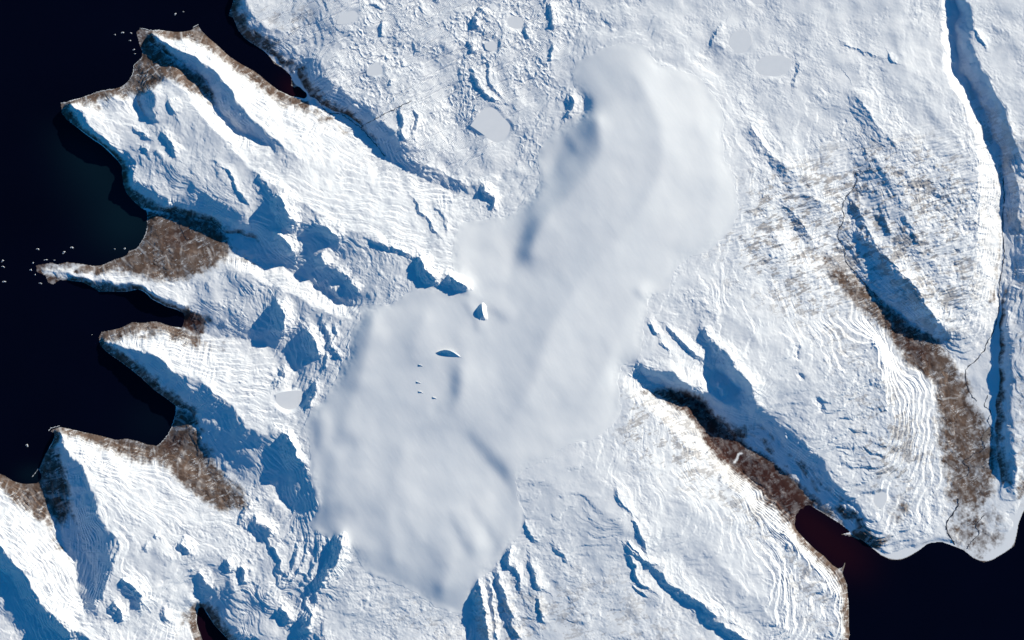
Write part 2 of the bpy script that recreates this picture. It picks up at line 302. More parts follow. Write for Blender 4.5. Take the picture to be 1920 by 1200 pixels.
def catmull(pts, n=6):
    if len(pts) < 3: return pts
    P = [pts[0]] + list(pts) + [pts[-1]]
    out = []
    for i in range(1, len(P) - 2):
        p0, p1, p2, p3 = (np.array(P[j], float) for j in (i - 1, i, i + 1, i + 2))
        for k in range(n):
            t = k / n
            out.append(tuple(.5 * ((2 * p1) + (p2 - p0) * t + (2 * p0 - 5 * p1 + 4 * p2 - p3) * t * t + (3 * p1 - p0 - 3 * p2 + p3) * t ** 3)))
    out.append(tuple(pts[-1]))
    return out
def raster(lines, xs, ys, val, cnt):
    sx, sy = xs[1] - xs[0], ys[1] - ys[0]
    for ln in lines:
        ln = catmull(ln)
        for (xa, ya, ha), (xb, yb, hb) in zip(ln[:-1], ln[1:]):
            n = max(2, int(math.hypot(xb - xa, yb - ya) / sx * 1.5) + 1)
            t = np.linspace(0, 1, n)
            ix = np.round((xa + (xb - xa) * t - xs[0]) / sx).astype(int); iy = np.round((ya + (yb - ya) * t - ys[0]) / sy).astype(int)
            ok = (ix >= 0) & (ix < len(xs)) & (iy >= 0) & (iy < len(ys))
            np.add.at(val, (iy[ok], ix[ok]), (ha + (hb - ha) * t)[ok]); np.add.at(cnt, (iy[ok], ix[ok]), 1)
def harmonic(lines, sea_fn, step_levels=(32, 16, 8, 4, 2), iters=(500, 300, 240, 200, 160)):
    h = None
    for step, it in zip(step_levels, iters):
        xs, ys = grid(step)
        val = np.zeros((len(ys), len(xs))); cnt = np.zeros_like(val)
        raster(lines, xs, ys, val, cnt)
        fix = cnt > 0
        val[fix] /= cnt[fix]
        if sea_fn is not None:
            sm, sv = sea_fn(xs, ys)
            val = np.where(sm, sv, val); fix = fix | sm
        if h is None: h = np.full(val.shape, val[fix].mean())
        else:
            gx, gy = np.meshgrid((xs - pxs[0]) / (pxs[1] - pxs[0]), (ys - pys[0]) / (pys[1] - pys[0]))
            h = bil(h, gx, gy)
        h = np.where(fix, val, h).astype(np.float32); val = val.astype(np.float32)
        for _ in range(it):
            p = np.pad(h, 1, mode='edge')
            q = .25 * (p[:-2, 1:-1] + p[2:, 1:-1] + p[1:-1, :-2] + p[1:-1, 2:])
            h = np.where(fix, val, h + 1.0 * (q - h))
        pxs, pys = xs, ys
    return h, xs, ys

def sea_fn(xs, ys):
    m = poly_mask(COAST_MAIN, xs, ys) < .5
    st = xs[1] - xs[0]
    d = gauss(m.astype(np.float32), max(.5, 14 / st))
    return m, np.where(m, -.15 - 6 * np.clip(d - .45, 0, 1), 0)

# ------------------------------------------------------------------ base relief
STEP = 1.2
xs, ys = grid(STEP); NX, NY = len(xs), len(ys)
GX, GY = np.meshgrid(xs, ys); GX = GX.astype(np.float32); GY = GY.astype(np.float32)

FX = np.fft.rfftfreq(NX)[None, :] / STEP; FY = np.fft.fftfreq(NY)[:, None] / STEP
def noise(lmin, lmax, beta=1.0, seed=0, ang=0.0, stretch=1.0):
    """Gaussian noise with wavelengths lmin..lmax map steps, stretched along ang (radians, map axes)."""
    g = np.random.default_rng(seed)
    w = np.fft.rfft2(g.standard_normal((NY, NX)))
    u = FX * math.cos(ang) + FY * math.sin(ang); v = -FX * math.sin(ang) + FY * math.cos(ang)
    f = np.sqrt((u * stretch) ** 2 + v ** 2) + 1e-9
    filt = f ** (-beta) * np.exp(-(f * lmin * .5) ** 2) * (1 - np.exp(-(f * lmax) ** 2))
    n = np.fft.irfft2(w * filt, s=(NY, NX)); n -= n.mean(); n /= n.std()
    return n.astype(np.float32)
def sstep(a, b, x):
    t = np.clip((x - a) / (b - a), 0, 1); return t * t * (3 - 2 * t)
def soft(poly, sig):
    return gauss(poly_mask(poly, xs, ys), sig / STEP)
def resample(h, hx, hy, wx=0, wy=0):
    return bil(h, (GX + wx - hx[0]) / (hx[1] - hx[0]), (GY + wy - hy[0]) / (hy[1] - hy[0])).astype(np.float32)

land = poly_mask(COAST_MAIN, xs, ys)
shore = gauss(land, 10 / STEP)                 # 0.5 on the coast, 1 well inland
inland = sstep(.5, .98, shore)
icem = poly_mask(ICE, xs, ys)
ice_edge = gauss(icem, 5 / STEP)
ice_deep = sstep(.5, 1.0, gauss(icem, 9 / STEP))
w1, w2 = noise(8, 46, 1.3, 11), noise(8, 46, 1.3, 12)
base, bx, by = harmonic(B, sea_fn)
base = gauss(base, .9) * VS
wa, wb = noise(26, 120, 1.4, 13), noise(26, 120, 1.4, 14)
H = resample(base, bx, by, (wa * 2.2 + w1 * .5) * inland, (wb * 2.2 + w2 * .5) * inland)

def scarp(pts, d, wl, wr):
    ln = catmull([(x, y) for x, y in pts], 5)
    px = [p[0] for p in ln]; py = [p[1] for p in ln]
    R = max(wl, wr) * 1.3 + 8
    i0 = max(0, int((min(px) - R - X0) / STEP)); i1 = min(NX, int((max(px) + R - X0) / STEP) + 1)
    j0 = max(0, int((min(py) - R - Y0) / STEP)); j1 = min(NY, int((max(py) + R - Y0) / STEP) + 1)
    if i1 <= i0 or j1 <= j0: return
    gx = GX[j0:j1, i0:i1] + w1[j0:j1, i0:i1] * 1.3; gy = GY[j0:j1, i0:i1] + w2[j0:j1, i0:i1] * 1.3
    side = sum((-(b[1] - a[1]) * SH[0] + (b[0] - a[0]) * SH[1]) for a, b in zip(ln[:-1], ln[1:]))
    tot = sum(math.dist(a, b) for a, b in zip(ln[:-1], ln[1:]))
    best = np.full(gx.shape, 1e9, np.float32); sg = np.zeros_like(best); tt = np.zeros_like(best); acc = 0
    for a, b in zip(ln[:-1], ln[1:]):
        dx, dy = b[0] - a[0], b[1] - a[1]; L = math.hypot(dx, dy)
        if L < 1e-6: continue
        t = np.clip(((gx - a[0]) * dx + (gy - a[1]) * dy) / L ** 2, 0, 1)
        ex = gx - a[0] - t * dx; ey = gy - a[1] - t * dy
        dist = np.hypot(ex, ey); c = (-dy * ex + dx * ey) * (1 if side > 0 else -1)
        m = dist < best
        best = np.where(m, dist, best); sg = np.where(m, c, sg); tt = np.where(m, (acc + t * L) / tot, tt); acc += L
    taper = sstep(-.02, .22, tt) * sstep(1.02, .78, tt) * .75 + .25
    shade = np.clip(1 - best / wl, 0, 1); back = np.clip(1 - best / wr, 0, 1)
    prof = np.where(sg > 0, shade ** 1.15, back ** 1.6)
    H[j0:j1, i0:i1] += (d * VS * taper * prof * inland[j0:j1, i0:i1]).astype(np.float32)
for s in S: scarp(*s)

# ------------------------------------------------------------------ surface detail
rough = np.full(H.shape, .55, np.float32)
for poly, v, sg in [
    ([(470,-130),(1100,-130),(1110,60),(1060,180),(1000,330),(900,400),(700,270),(590,160)], .72, 26),
    ([(1100,-130),(2090,-130),(2090,200),(1840,200),(1760,200),(1560,180),(1420,220),(1300,120),(1200,70)], .42, 30),
    ([(1380,250),(1800,220),(1850,330),(1820,560),(1700,580),(1560,500),(1380,420)], .75, 24),
    ([(120,200),(320,150),(480,240),(700,330),(880,440),(860,520),(600,400),(300,340)], .36, 18),
    ([(520,420),(760,500),(660,570),(640,680),(560,800),(460,690),(400,540)], .85, 20),
    ([(430,900),(560,960),(640,1010),(600,1200),(400,1330),(430,1050)], .9, 16),
    ([(200,880),(380,930),(420,1100),(300,1160),(180,1080)], .6, 20),
    ([(1000,880),(1180,880),(1420,1050),(1560,1200),(1100,1330),(900,1330),(960,1040)], .36, 24),
    ([(1440,600),(1700,640),(1760,940),(1600,980),(1460,760)], .45, 24),
    ([(1740,700),(1900,700),(1910,1040),(1780,1040)], .2, 16)]:
    m = soft(poly, sg); rough = rough * (1 - m) + v * m
for poly, v, sg in [([(960,860),(1100,810),(1170,840),(1200,900),(1170,960),(1150,1010),(1050,1000),(990,1000)], .05, 14),
    ([(1330,240),(1400,260),(1400,420),(1340,480),(1250,540),(1240,640),(1190,660)], .2, 12),
    ([(1190,900),(1330,940),(1420,1040),(1440,1120),(1330,1110),(1240,1020)], .14, 18), ([(1380,600),(1500,620),(1540,760),(1460,770),(1400,690)], .2, 18)]:
    m = soft(poly, sg); rough = rough * (1 - m) + v * m
not_ice = 1 - sstep(.35, .8, ice_edge)
amp = rough * not_ice * inland

# terraces: stacked lava flows weather into steps
ter = np.full(H.shape, .45, np.float32)
for poly, v, sg in [
    ([(1560,560),(1760,640),(1790,960),(1640,1050),(1540,860)], 1.1, 20),
    ([(1380,860),(1460,930),(1600,1090),(1600,1330),(1440,1330),(1440,1060)], 1.35, 16),
    ([(1700,300),(1860,300),(1860,640),(1740,640)], .8, 18),
    ([(100,820),(240,860),(220,1000),(300,1100),(100,1200),(-170,1200),(-170,900)], .75, 18),
    ([(190,640),(300,650),(480,780),(560,800),(460,690),(300,610)], .8, 14),
    ([(560,940),(660,1020),(600,1200),(430,1100)], .9, 14),
    ([(590,590),(660,600),(650,690),(590,680)], .9, 12),
    ([(640,240),(900,340),(920,400),(760,350)], .8, 14),
    ([(1100,-130),(2090,-130),(2090,180),(1840,180),(1560,180),(1420,220),(1300,120)], .15, 30)]:
    m = soft(poly, sg); ter = ter * (1 - m) + v * m
# broad swells of the plateaus
H += noise(50, 260, 1.6, 20) * 1.6 * inland * (1 - sstep(.02, .42, gauss(icem, 26 / STEP))) * (.5 + .5 * rough)
Hsm = gauss(H, 4.0)
gs1, gs0 = np.gradient(gauss(H, 9.0), STEP); gms = np.hypot(gs0, gs1) + 1e-6
steep_base = np.hypot(*np.gradient(gauss(H, 2.5), STEP))
patch = sstep(-.8, .8, noise(60, 240, 1.4, 36))
far_east = sstep(930, 1000, GX) * sstep(.02, .34, gauss(icem, 26 / STEP))
amp = amp * (.3 + .8 * patch) * (1 - .95 * far_east)
keep_ = not_ice * inland
flat_ok = sstep(.02, .07, gms)
wob = np.maximum(sstep(-.8, .6, noise(14, 90, 1.2, 23)), sstep(.8, 1.0, ter) * .85)
def stairs(ts, seed, jit):
    u = (Hsm + noise(8, 40, 1.2, seed) * jit + noise(60, 300, 1.4, seed + 1) * .8) / ts
    f = u - np.floor(u)
    return (np.floor(u) + sstep(.34, .70, f) - u) * ts
H += stairs(2.7, 22, .16) * ter * keep_ * (.25 + .75 * flat_ok) * (.12 + .88 * wob)
H += stairs(1.15, 24, .10) * ter * .75 * keep_ * flat_ok * (.06 + .94 * sstep(-.4, 1.0, noise(20, 110, 1.3, 25)))

# knobs, hollows and small rubble
r1 = noise(10, 60, 1.3, 31); r2 = noise(14, 70, 1.3, 32); r3 = noise(3.5, 16, .9, 33)
slope_k = 1 - .7 * sstep(.08, .2, steep_base)
H += amp * slope_k * (.5 * np.abs(r1) + .28 * r2 * np.clip(r2, 0, 2) + .09 * r3)
# knobbly bedrock of the northern plateau: rounded hummocks cut by hollows
north = soft([(560,-130),(1100,-130),(1090,60),(1060,190),(1000,340),(900,400),(760,270),(640,120)], 24) * not_ice
hum = np.clip(1.1 - np.abs(noise(14, 60, 1.3, 35)) * 1.3, 0, 1)
H += north * (hum * .85 - .3) * (.12 + .88 * patch)
# dykes and fractures running north-east
ang = math.radians(-28)
dy1 = noise(4, 26, .9, 41, ang, 12.0)
dyn = soft([(440,-130),(1060,-130),(1060,100),(960,240),(820,360),(640,260),(540,160)], 24) * not_ice * inland
H -= dyn * np.clip(np.abs(dy1) - 1.3, 0, 1.2) * 1.5
H += dyn * np.clip(1 - np.abs(noise(4, 50, 1.2, 42, ang, 14.0)) * 4.5, 0, 1) * .6
# north-east trending lanes of rubble in the east
est = soft([(1330,460),(1500,290),(1860,240),(1860,620),(1780,640),(1560,590)], 26) * not_ice
H += est * noise(6, 30, 1.0, 43, math.radians(-20), 4.0) * .42
# wind-scoured grain in the snow
H += amp * noise(4, 24, 1.0, 44, math.radians(35), 3.0) * .09
def comb(n, L, st, ux, uy):
    acc = n.copy()
    for s in (1, -1):
        x = GX.copy(); y = GY.copy()
        for k in range(L):
            ax = bil(ux, (x - X0) / STEP, (y - Y0) / STEP); ay = bil(uy, (x - X0) / STEP, (y - Y0) / STEP)
            x += s * st * ax; y += s * st * ay
            acc += bil(n, (x - X0) / STEP, (y - Y0) / STEP)
    acc -= acc.mean(); return (acc / acc.std()).astype(np.float32)
# thin beds that follow the slope
strat = comb(noise(3.0, 16, .4, 52), 14, 2.4, -gs1 / gms, gs0 / gms) * (.25 + 1.1 * sstep(-.9, .9, noise(24, 110, 1.3, 54)))
H += amp * strat * (.05 + .45 * sstep(.05, .16, gms) * (1 - .5 * sstep(.28, .5, gms))) * (.4 + .6 * ter) * (.4 + .6 * wob)
# gullies combed down the steep faces
G = gauss(H, 3.5)
gy_, gx_ = np.gradient(G, STEP); gm = np.hypot(gx_, gy_) + 1e-6
ux, uy = gx_ / gm, gy_ / gm
streak = comb(noise(3.0, 12, .3, 51), 9, 1.7, ux, uy)
gul = sstep(-.3, 1.1, noise(24, 120, 1.3, 55))
ribs = comb(noise(8, 30, .8, 53), 8, 2.6, ux, uy)
gsl = sstep(.17, .48, gm)
H += gsl * (1 - .6 * np.clip(soft(BARE[0][0], 10) + soft(BARE[8][0], 10) + soft(BARE[9][0], 10) + soft(BARE[1][0], 8), 0, 1)) * (.15 + gul) * (streak * .26 + ribs * .55) * keep_ * (.5 + .7 * rough)
H = np.where(land > .5, np.maximum(H, .06 + .25 * (shore - .5)), H)

# flat lakes
lake_level = {}
for k, poly in LAKES.items():
    m = poly_mask(poly, xs, ys)
    lv = float(np.median(H[m > .5])) - .15; lake_level[k] = lv
    sm = gauss(m, 6 / STEP)
    H = H * (1 - sstep(.08, .6, sm)) + (lv - .12) * sstep(.08, .6, sm)

# ------------------------------------------------------------------ ice cap surface
H4 = gauss(H, 4)
def at(A, x, y): return float(bil(A, np.array([[(x - X0) / STEP]]), np.array([[(y - Y0) / STEP]]))[0, 0])
ih, ixs, iys = harmonic([[(x, y, h_ * VS) for x, y, h_ in l_] for l_ in ICE_LINES] + [[(x, y, at(H4, x, y) + .1) for x, y in ICE + [ICE[0]]]], None,
                        (32, 16, 8, 4), (400, 240, 200, 160))
I = resample(gauss(ih, 1.3), ixs, iys)
def swell(pts, d, wl, wr):
    ln = catmull(pts, 5); best = np.full(I.shape, 1e9, np.float32); sg = np.zeros_like(best); tt = np.zeros_like(best); acc = 0
    tot = sum(math.dist(a, b) for a, b in zip(ln[:-1], ln[1:]))
    side = sum((-(b[1] - a[1]) * SH[0] + (b[0] - a[0]) * SH[1]) for a, b in zip(ln[:-1], ln[1:]))
    R = max(wl, wr) + 10
    i0 = max(0, int((min(p[0] for p in ln) - R - X0) / STEP)); i1 = int((max(p[0] for p in ln) + R - X0) / STEP)
    j0 = max(0, int((min(p[1] for p in ln) - R - Y0) / STEP)); j1 = int((max(p[1] for p in ln) + R - Y0) / STEP)
    gx, gy = GX[j0:j1, i0:i1] + 2 * wa[j0:j1, i0:i1], GY[j0:j1, i0:i1] + 2 * wb[j0:j1, i0:i1]
    best = best[j0:j1, i0:i1]; sg = sg[j0:j1, i0:i1]; tt = tt[j0:j1, i0:i1]
    for a, b in zip(ln[:-1], ln[1:]):
        dx, dy = b[0] - a[0], b[1] - a[1]; L_ = math.hypot(dx, dy)
        if L_ < 1e-6: continue
        t = np.clip(((gx - a[0]) * dx + (gy - a[1]) * dy) / L_ ** 2, 0, 1); ex = gx - a[0] - t * dx; ey = gy - a[1] - t * dy
        dist = np.hypot(ex, ey); m = dist < best
        best = np.where(m, dist, best); sg = np.where(m, (-dy * ex + dx * ey) * (1 if side > 0 else -1), sg); tt = np.where(m, (acc + t * L_) / tot, tt); acc += L_
    prof = np.where(sg > 0, sstep(wl, 0, best), sstep(wr, 0, best)) * sstep(-.05, .25, tt) * sstep(1.05, .72, tt)
    I[j0:j1, i0:i1] += d * prof
for s_ in [([(862,676),(865,705),(866,735),(850,764),(822,788),(780,808)],2.3,30,90),([(876,800),(912,828),(945,862),(972,905)],1.9,32,90),
    ([(1105,120),(1118,170),(1126,240),(1120,290),(1085,345),(1045,390)],2.6,60,110),([(1062,240),(1072,268),(1090,290)],1.1,14,26),
    ([(1026,395),(1010,430),(998,462),(982,505)],1.7,44,80),([(700,600),(672,680),(655,745)],1.6,40,70),([(650,780),(670,828),(666,880)],1.6,30,60),([(628,830),(638,890),(634,970)],2.6,40,70),
    ([(846,950),(876,998),(898,1052)],1.5,22,44),([(886,930),(926,988),(948,1026)],1.5,20,40),([(800,1000),(830,1040),(850,1070)],1.2,24,44),([(760,900),(770,960),(800,1030)],1.4,36,60),
    ([(886,548),(925,572),(962,606)],1.6,16,44),([(870,560),(890,590),(905,630)],1.2,14,30),([(1188,538),(1206,556),(1228,572)],1.6,12,36),([(760,610),(790,650),(800,700)],1.3,40,60),([(600,770),(600,810),(598,850)],1.6,16,30)]: swell(*s_)
I = gauss(I, 3.5)
flow = noise(60, 300, 1.8, 61) * .5 + noise(26, 110, 1.6, 62, math.radians(60), 3.0) * .03
I += (flow + .012 * noise(5, 34, 1.0, 63, math.radians(55), 3.5)) * ice_deep
Hs = gauss(H, 2.0)
ie13 = gauss(icem, 13 / STEP)
edge = sstep(.38, .97, ie13 + .06 * np.clip(w1, -2, 2) * np.clip(1.6 * (1 - ie13), 0, 1))
ICEH = Hs * (1 - edge) + I * edge + .05 - .9 * (1 - sstep(.30, .52, ice_edge + np.clip(.07 * w1 + .05 * w2, -.2, .2)))
Hunder = ICEH - .9
k = sstep(.62, .9, ice_edge)
H = H * (1 - k) + Hunder * k

# ------------------------------------------------------------------ ground cover mask (bare ground / snow)
bare = np.zeros(H.shape, np.float32)
for poly, v, sg in BARE: bare = np.maximum(bare, .62 * soft(poly, sg * .9) * v + .38 * soft(poly, sg * 2.4) * v)
coastal = np.clip(1 - (shore - .5) / .13, 0, 1) * land
low = np.clip(1 - H / 3.2, 0, 1)
west = sstep(620, 520, GX)
bare = np.maximum(bare, coastal * .75 * (.4 + .6 * west))
beach = np.clip(1 - (shore - .5) / .07, 0, 1) * land * sstep(1560, 1620, GX)
bare = np.maximum(bare, beach * .7)
wall_low = sstep(.22, .4, gm) * np.clip(1.15 - H / 16, 0, 1) * (shore > .5)
bare = np.maximum(bare, .95 * wall_low)
slope_now = np.hypot(*np.gradient(H, STEP))
speck = np.zeros(H.shape, np.float32)
for poly, v, sg in SPECK: speck = np.maximum(speck, soft(poly, sg) * v)
rub = speck * sstep(.75, 1.35, noise(4, 34, .8, 71, math.radians(-20), 3.0) + .9 * noise(30, 120, 1.0, 72) + 1.3 * (slope_now - .12) / .2 * .35)
bare_v = bare + (.04 * streak + .10 * ribs) * np.clip(bare * 2, 0, 1) * np.clip(1.3 - bare, 0, 1) + .10 * noise(5, 60, 1.1, 73) * np.clip(bare * 2.2, 0, 1)
bare_v = sstep(.16, .82, bare_v)
bare_v = np.maximum(bare_v, rub * .6) * not_ice
bare_v *= 1 - .9 * soft([(1374,868),(1380,859),(1383,850),(1391,848),(1393,851),(1386,853),(1384,861),(1378,869)], .6)
red = np.zeros(H.shape, np.float32)
for poly, v, sg in [(BARE[11][0], .9, 10), (BARE[5][0], .8, 4), ([(330,420),(360,430),(360,462),(320,470),(300,450)], .5, 8), ([(60,490),(110,490),(110,530),(60,530)], .6, 8), ([(250,50),(285,55),(280,90),(258,85)], .6, 8), ([(1640,590),(1690,600),(1750,660),(1740,690),(1690,660)], .6, 8), ([(300,815),(350,815),(340,840),(310,850)], .6, 6)]:
    red = np.maximum(red, soft(poly, sg) * v)

vein = np.clip(1 - np.abs(noise(4, 44, 1.0, 74, math.radians(-24), 9.0)) * 4.2, 0, 1) * sstep(-.7, .6, noise(20, 90, 1.0, 75))
vein = np.maximum(vein, .45 * sstep(.5, 1.8, ribs) * sstep(.05, .14, gm))
powder = np.clip(.5 + .28 * noise(6, 50, 1.0, 76), 0, 1)                   # thin snow lying between the tufts
bare_v *= (1 - .72 * vein * (1 - .75 * red)) * (1 - .14 * powder)
# ------------------------------------------------------------------ materials
def new_mat(name):
    m = bpy.data.materials.new(name); m.use_nodes = True
    nt = m.node_tree; b = nt.nodes['Principled BSDF']
    return m, nt, b
def mixc(nt, fac, a, b):
    n = nt.nodes.new('ShaderNodeMix'); n.data_type = 'RGBA'
    for sock, v in ((n.inputs[0], fac), (n.inputs[6], a), (n.inputs[7], b)):
        if isinstance(v, bpy.types.NodeSocket): nt.links.new(v, sock)
        elif isinstance(v, (int, float)): sock.default_value = v
        else: sock.default_value = (*v, 1)
    return n.outputs[2]
def tex_noise(nt, scale, detail=4, rough_=.6):
    tc = nt.nodes.new('ShaderNodeTexCoord'); n = nt.nodes.new('ShaderNodeTexNoise')
    n.inputs['Scale'].default_value = scale; n.inputs['Detail'].default_value = detail; n.inputs['Roughness'].default_value = rough_
    nt.links.new(tc.outputs['Object'], n.inputs['Vector']); return n.outputs['Fac']
def maprange(nt, v, a, b, c=0, d=1):
    n = nt.nodes.new('ShaderNodeMapRange'); n.inputs[1].default_value = a; n.inputs[2].default_value = b; n.inputs[3].default_value = c; n.inputs[4].default_value = d
    nt.links.new(v, n.inputs[0]); return n.outputs[0]
def attr(nt, name):
    n = nt.nodes.new('ShaderNodeAttribute'); n.attribute_name = name; return n.outputs['Fac']
def math_(nt, op, a, b):
    n = nt.nodes.new('ShaderNodeMath'); n.operation = op
    for sock, v in zip(n.inputs, (a, b)):
        if isinstance(v, bpy.types.NodeSocket): nt.links.new(v, sock)
        else: sock.default_value = v
    return n.outputs[0]
SNOW = (.82, .835, .86)
m_land, nt, b = new_mat('snow_and_tundra')
snow = mixc(nt, maprange(nt, tex_noise(nt, .35), .35, .7), SNOW, (.79, .815, .85))
soil = mixc(nt, maprange(nt, tex_noise(nt, .7, 5, .6), .3, .7), (.072, .045, .034), (.160, .114, .092))
soil = mixc(nt, attr(nt, 'red'), soil, (.042, .0145, .014))
fac = math_(nt, 'ADD', attr(nt, 'bare'), maprange(nt, tex_noise(nt, .8, 4, .55), .3, .7, -.07, .07))
fac = maprange(nt, fac, .06, .95)
nt.links.new(mixc(nt, fac, snow, soil), b.inputs['Base Color'])
b.inputs['Roughness'].default_value = .85; b.inputs['Specular IOR Level'].default_value = .1
m_ice, nt, b = new_mat('glacier_snow')
nt.links.new(mixc(nt, maprange(nt, tex_noise(nt, .12, 5, .6), .3, .7), (.80, .825, .855), (.83, .845, .865)), b.inputs['Base Color'])
b.inputs['Roughness'].default_value = .8; b.inputs['Specular IOR Level'].default_value = .1
m_lake, nt, b = new_mat('lake_ice')
nt.links.new(mixc(nt, maprange(nt, tex_noise(nt, .8), .35, .7), (.78, .80, .83), (.81, .825, .85)), b.inputs['Base Color'])
b.inputs['Roughness'].default_value = .6; b.inputs['Specular IOR Level'].default_value = .15
m_sea, nt, b = new_mat('sea_water')
deep = mixc(nt, maprange(nt, tex_noise(nt, .03), .3, .7), (.0006, .0010, .0060), (.0009, .0016, .0085))
w = mixc(nt, attr(nt, 'shoal'), deep, (.003, .012, .021))
w = mixc(nt, attr(nt, 'silt'), w, (.013, .003, .0075))
nt.links.new(w, b.inputs['Base Color']); b.inputs['Roughness'].default_value = .25; b.inputs['Specular IOR Level'].default_value = .12
m_stream, nt, b = new_mat('stream_water'); b.inputs['Base Color'].default_value = (.03, .035, .05, 1); b.inputs['Roughness'].default_value = .3
m_rock, nt, b = new_mat('dark_rock')
nt.links.new(mixc(nt, maprange(nt, tex_noise(nt, 6), .35, .65), (.05, .045, .042), (.13, .11, .10)), b.inputs['Base Color']); b.inputs['Roughness'].default_value = .9
m_surf, nt, b = new_mat('white_surf')
nt.links.new(mixc(nt, maprange(nt, tex_noise(nt, 9), .35, .65), (.45, .48, .5), (.8, .82, .84)), b.inputs['Base Color']); b.inputs['Roughness'].default_value = .7
m_peak, nt, b = new_mat('wind_packed_snow')
b.inputs['Base Color'].default_value = (*SNOW, 1); b.inputs['Roughness'].default_value = .8
m_shingle, nt, b = new_mat('shingle')
nt.links.new(mixc(nt, maprange(nt, tex_noise(nt, 5), .35, .65), (.12, .085, .065), (.30, .26, .23)), b.inputs['Base Color']); b.inputs['Roughness'].default_value = .9

# ------------------------------------------------------------------ mesh helpers
def W(x, y, h=0.0): return ((x - CX) * U, (CY - y) * U, h * U)
def tag(o, label=None, cat=None, group=None, kind=None):
    for k_, v in (('label', label), ('category', cat), ('group', group), ('kind', kind)):
        if v: o[k_] = v
    return o
def grid_mesh(name, Z, mat, keep=None, attrs=None, smooth=False, gx=GX, gy=GY):
    ny, nx = Z.shape
    co = np.empty((ny * nx, 3), np.float32)
    co[:, 0] = ((gx - CX) * U).ravel(); co[:, 1] = ((CY - gy) * U).ravel(); co[:, 2] = (Z * U).ravel()
    idx = np.arange(ny * nx, dtype=np.int32).reshape(ny, nx)
    q = np.stack([idx[:-1, :-1], idx[1:, :-1], idx[1:, 1:], idx[:-1, 1:]], -1).reshape(-1, 4)
    remap = None
    if keep is not None:
        kq = (keep[:-1, :-1] | keep[1:, :-1] | keep[1:, 1:] | keep[:-1, 1:]).ravel()
        q = q[kq]; used = np.unique(q); remap = np.full(ny * nx, -1, np.int32); remap[used] = np.arange(len(used), dtype=np.int32)
        q = remap[q]; co = co[used]
    me = bpy.data.meshes.new(name)
    me.vertices.add(len(co)); me.vertices.foreach_set('co', co.ravel())
    me.loops.add(q.size); me.loops.foreach_set('vertex_index', q.ravel().astype(np.int32))
    me.polygons.add(len(q)); me.polygons.foreach_set('loop_start', np.arange(0, q.size, 4, dtype=np.int32))
    me.update(calc_edges=True)
    for an, av in (attrs or {}).items():
        a = me.attributes.new(an, 'FLOAT', 'POINT'); v = av.astype(np.float32).ravel()
        if keep is not None: v = v[used]
        a.data.foreach_set('value', v)
    me.polygons.foreach_set('use_smooth', np.full(len(q), smooth))
    me.materials.append(mat)
    o = bpy.data.objects.new(name, me); COL.objects.link(o); return o
def py_mesh(name, verts, faces, mat, smooth=True):
    me = bpy.data.meshes.new(name); me.from_pydata(verts, [], faces); me.update()
    me.polygons.foreach_set('use_smooth', [smooth] * len(faces))
    me.materials.append(mat); o = bpy.data.objects.new(name, me); COL.objects.link(o); return o
def ground(x, y, A=None):
    A = H if A is None else A
    return float(bil(A, np.array([[(x - X0) / STEP]]), np.array([[(y - Y0) / STEP]]))[0, 0])

terrain = grid_mesh('terrain', H, m_land, keep=(land > .5) | (shore > .02), attrs={'bare': bare_v, 'red': red})
tag(terrain, 'snow covered mountain terrain with fjord valleys and brown shores', None, None, 'structure')
ice = grid_mesh('ice_cap', ICEH, m_ice, keep=ice_edge > .33, smooth=True)
tag(ice, 'broad smooth white ice cap spread over the middle of the rugged snowy highland', 'ice cap')

# sea surface with shoals
sxs, sys_ = np.arange(X0 - 900, X1 + 900, 8.0), np.arange(Y0 - 900, Y1 + 900, 8.0); SX, SY = np.meshgrid(sxs.astype(np.float32), sys_.astype(np.float32))
def blob(x, y, rx, ry, a=0):
    dx, dy = SX - x, SY - y; c, s_ = math.cos(a), math.sin(a)
    return np.exp(-((dx * c + dy * s_) / rx) ** 2 - ((-dx * s_ + dy * c) / ry) ** 2)
shoal = np.clip(.95 * blob(245, 415, 75, 65) + .55 * blob(190, 330, 80, 60) + .45 * blob(150, 285, 70, 40, .6) + .25 * blob(290, 790, 60, 50) + .5 * blob(60, 890, 30, 20), 0, 1)
silt = np.clip(1.0 * blob(1520, 985, 75, 30, .78) + .7 * blob(1590, 1040, 60, 45, .7) + .9 * blob(555, 172, 32, 20, .7) + .8 * blob(395, 1185, 50, 60), 0, 1)
sea = grid_mesh('sea', np.zeros_like(SX), m_sea, attrs={'shoal': shoal, 'silt': silt}, gx=SX, gy=SY)
tag(sea, 'dark navy sea filling the bays and fjords', None, None, 'structure')

# frozen lakes
LAKE_LABEL = {'a': 'largest flat grey frozen lake, just west of the long ice cap edge', 'b': 'small slanting frozen lake near the northern map edge above the fjord head',
 'c': 'triangular frozen lake in the rugged snow east of the narrow fjord head', 'd': 'flat frozen lake below the western edge of the ice cap tongue',
 'e': 'round frozen lake north-east of the ice cap tip', 'f': 'small frozen lake among hummocks north-west of the ice cap tip',
 'g': 'tiny frozen tarn among hummocks north of the largest frozen lake', 'h': 'wide pale frozen lake south-east of the round frozen lake',
 'i': 'pear shaped frozen lake on the headland beside the eastern fjord mouth', 'j': 'frozen lake cut by the northern map edge above the round lake'}
for k_, poly in LAKES.items():
    ln = catmull(poly + [poly[0]], 5)[:-1]
    vs = [W(x, y, lake_level[k_]) for x, y in ln]
    o = py_mesh('frozen_lake', vs, [list(range(len(vs)))[::-1]], m_lake, False)
    tag(o, LAKE_LABEL[k_], None, 'frozen lakes', 'structure')

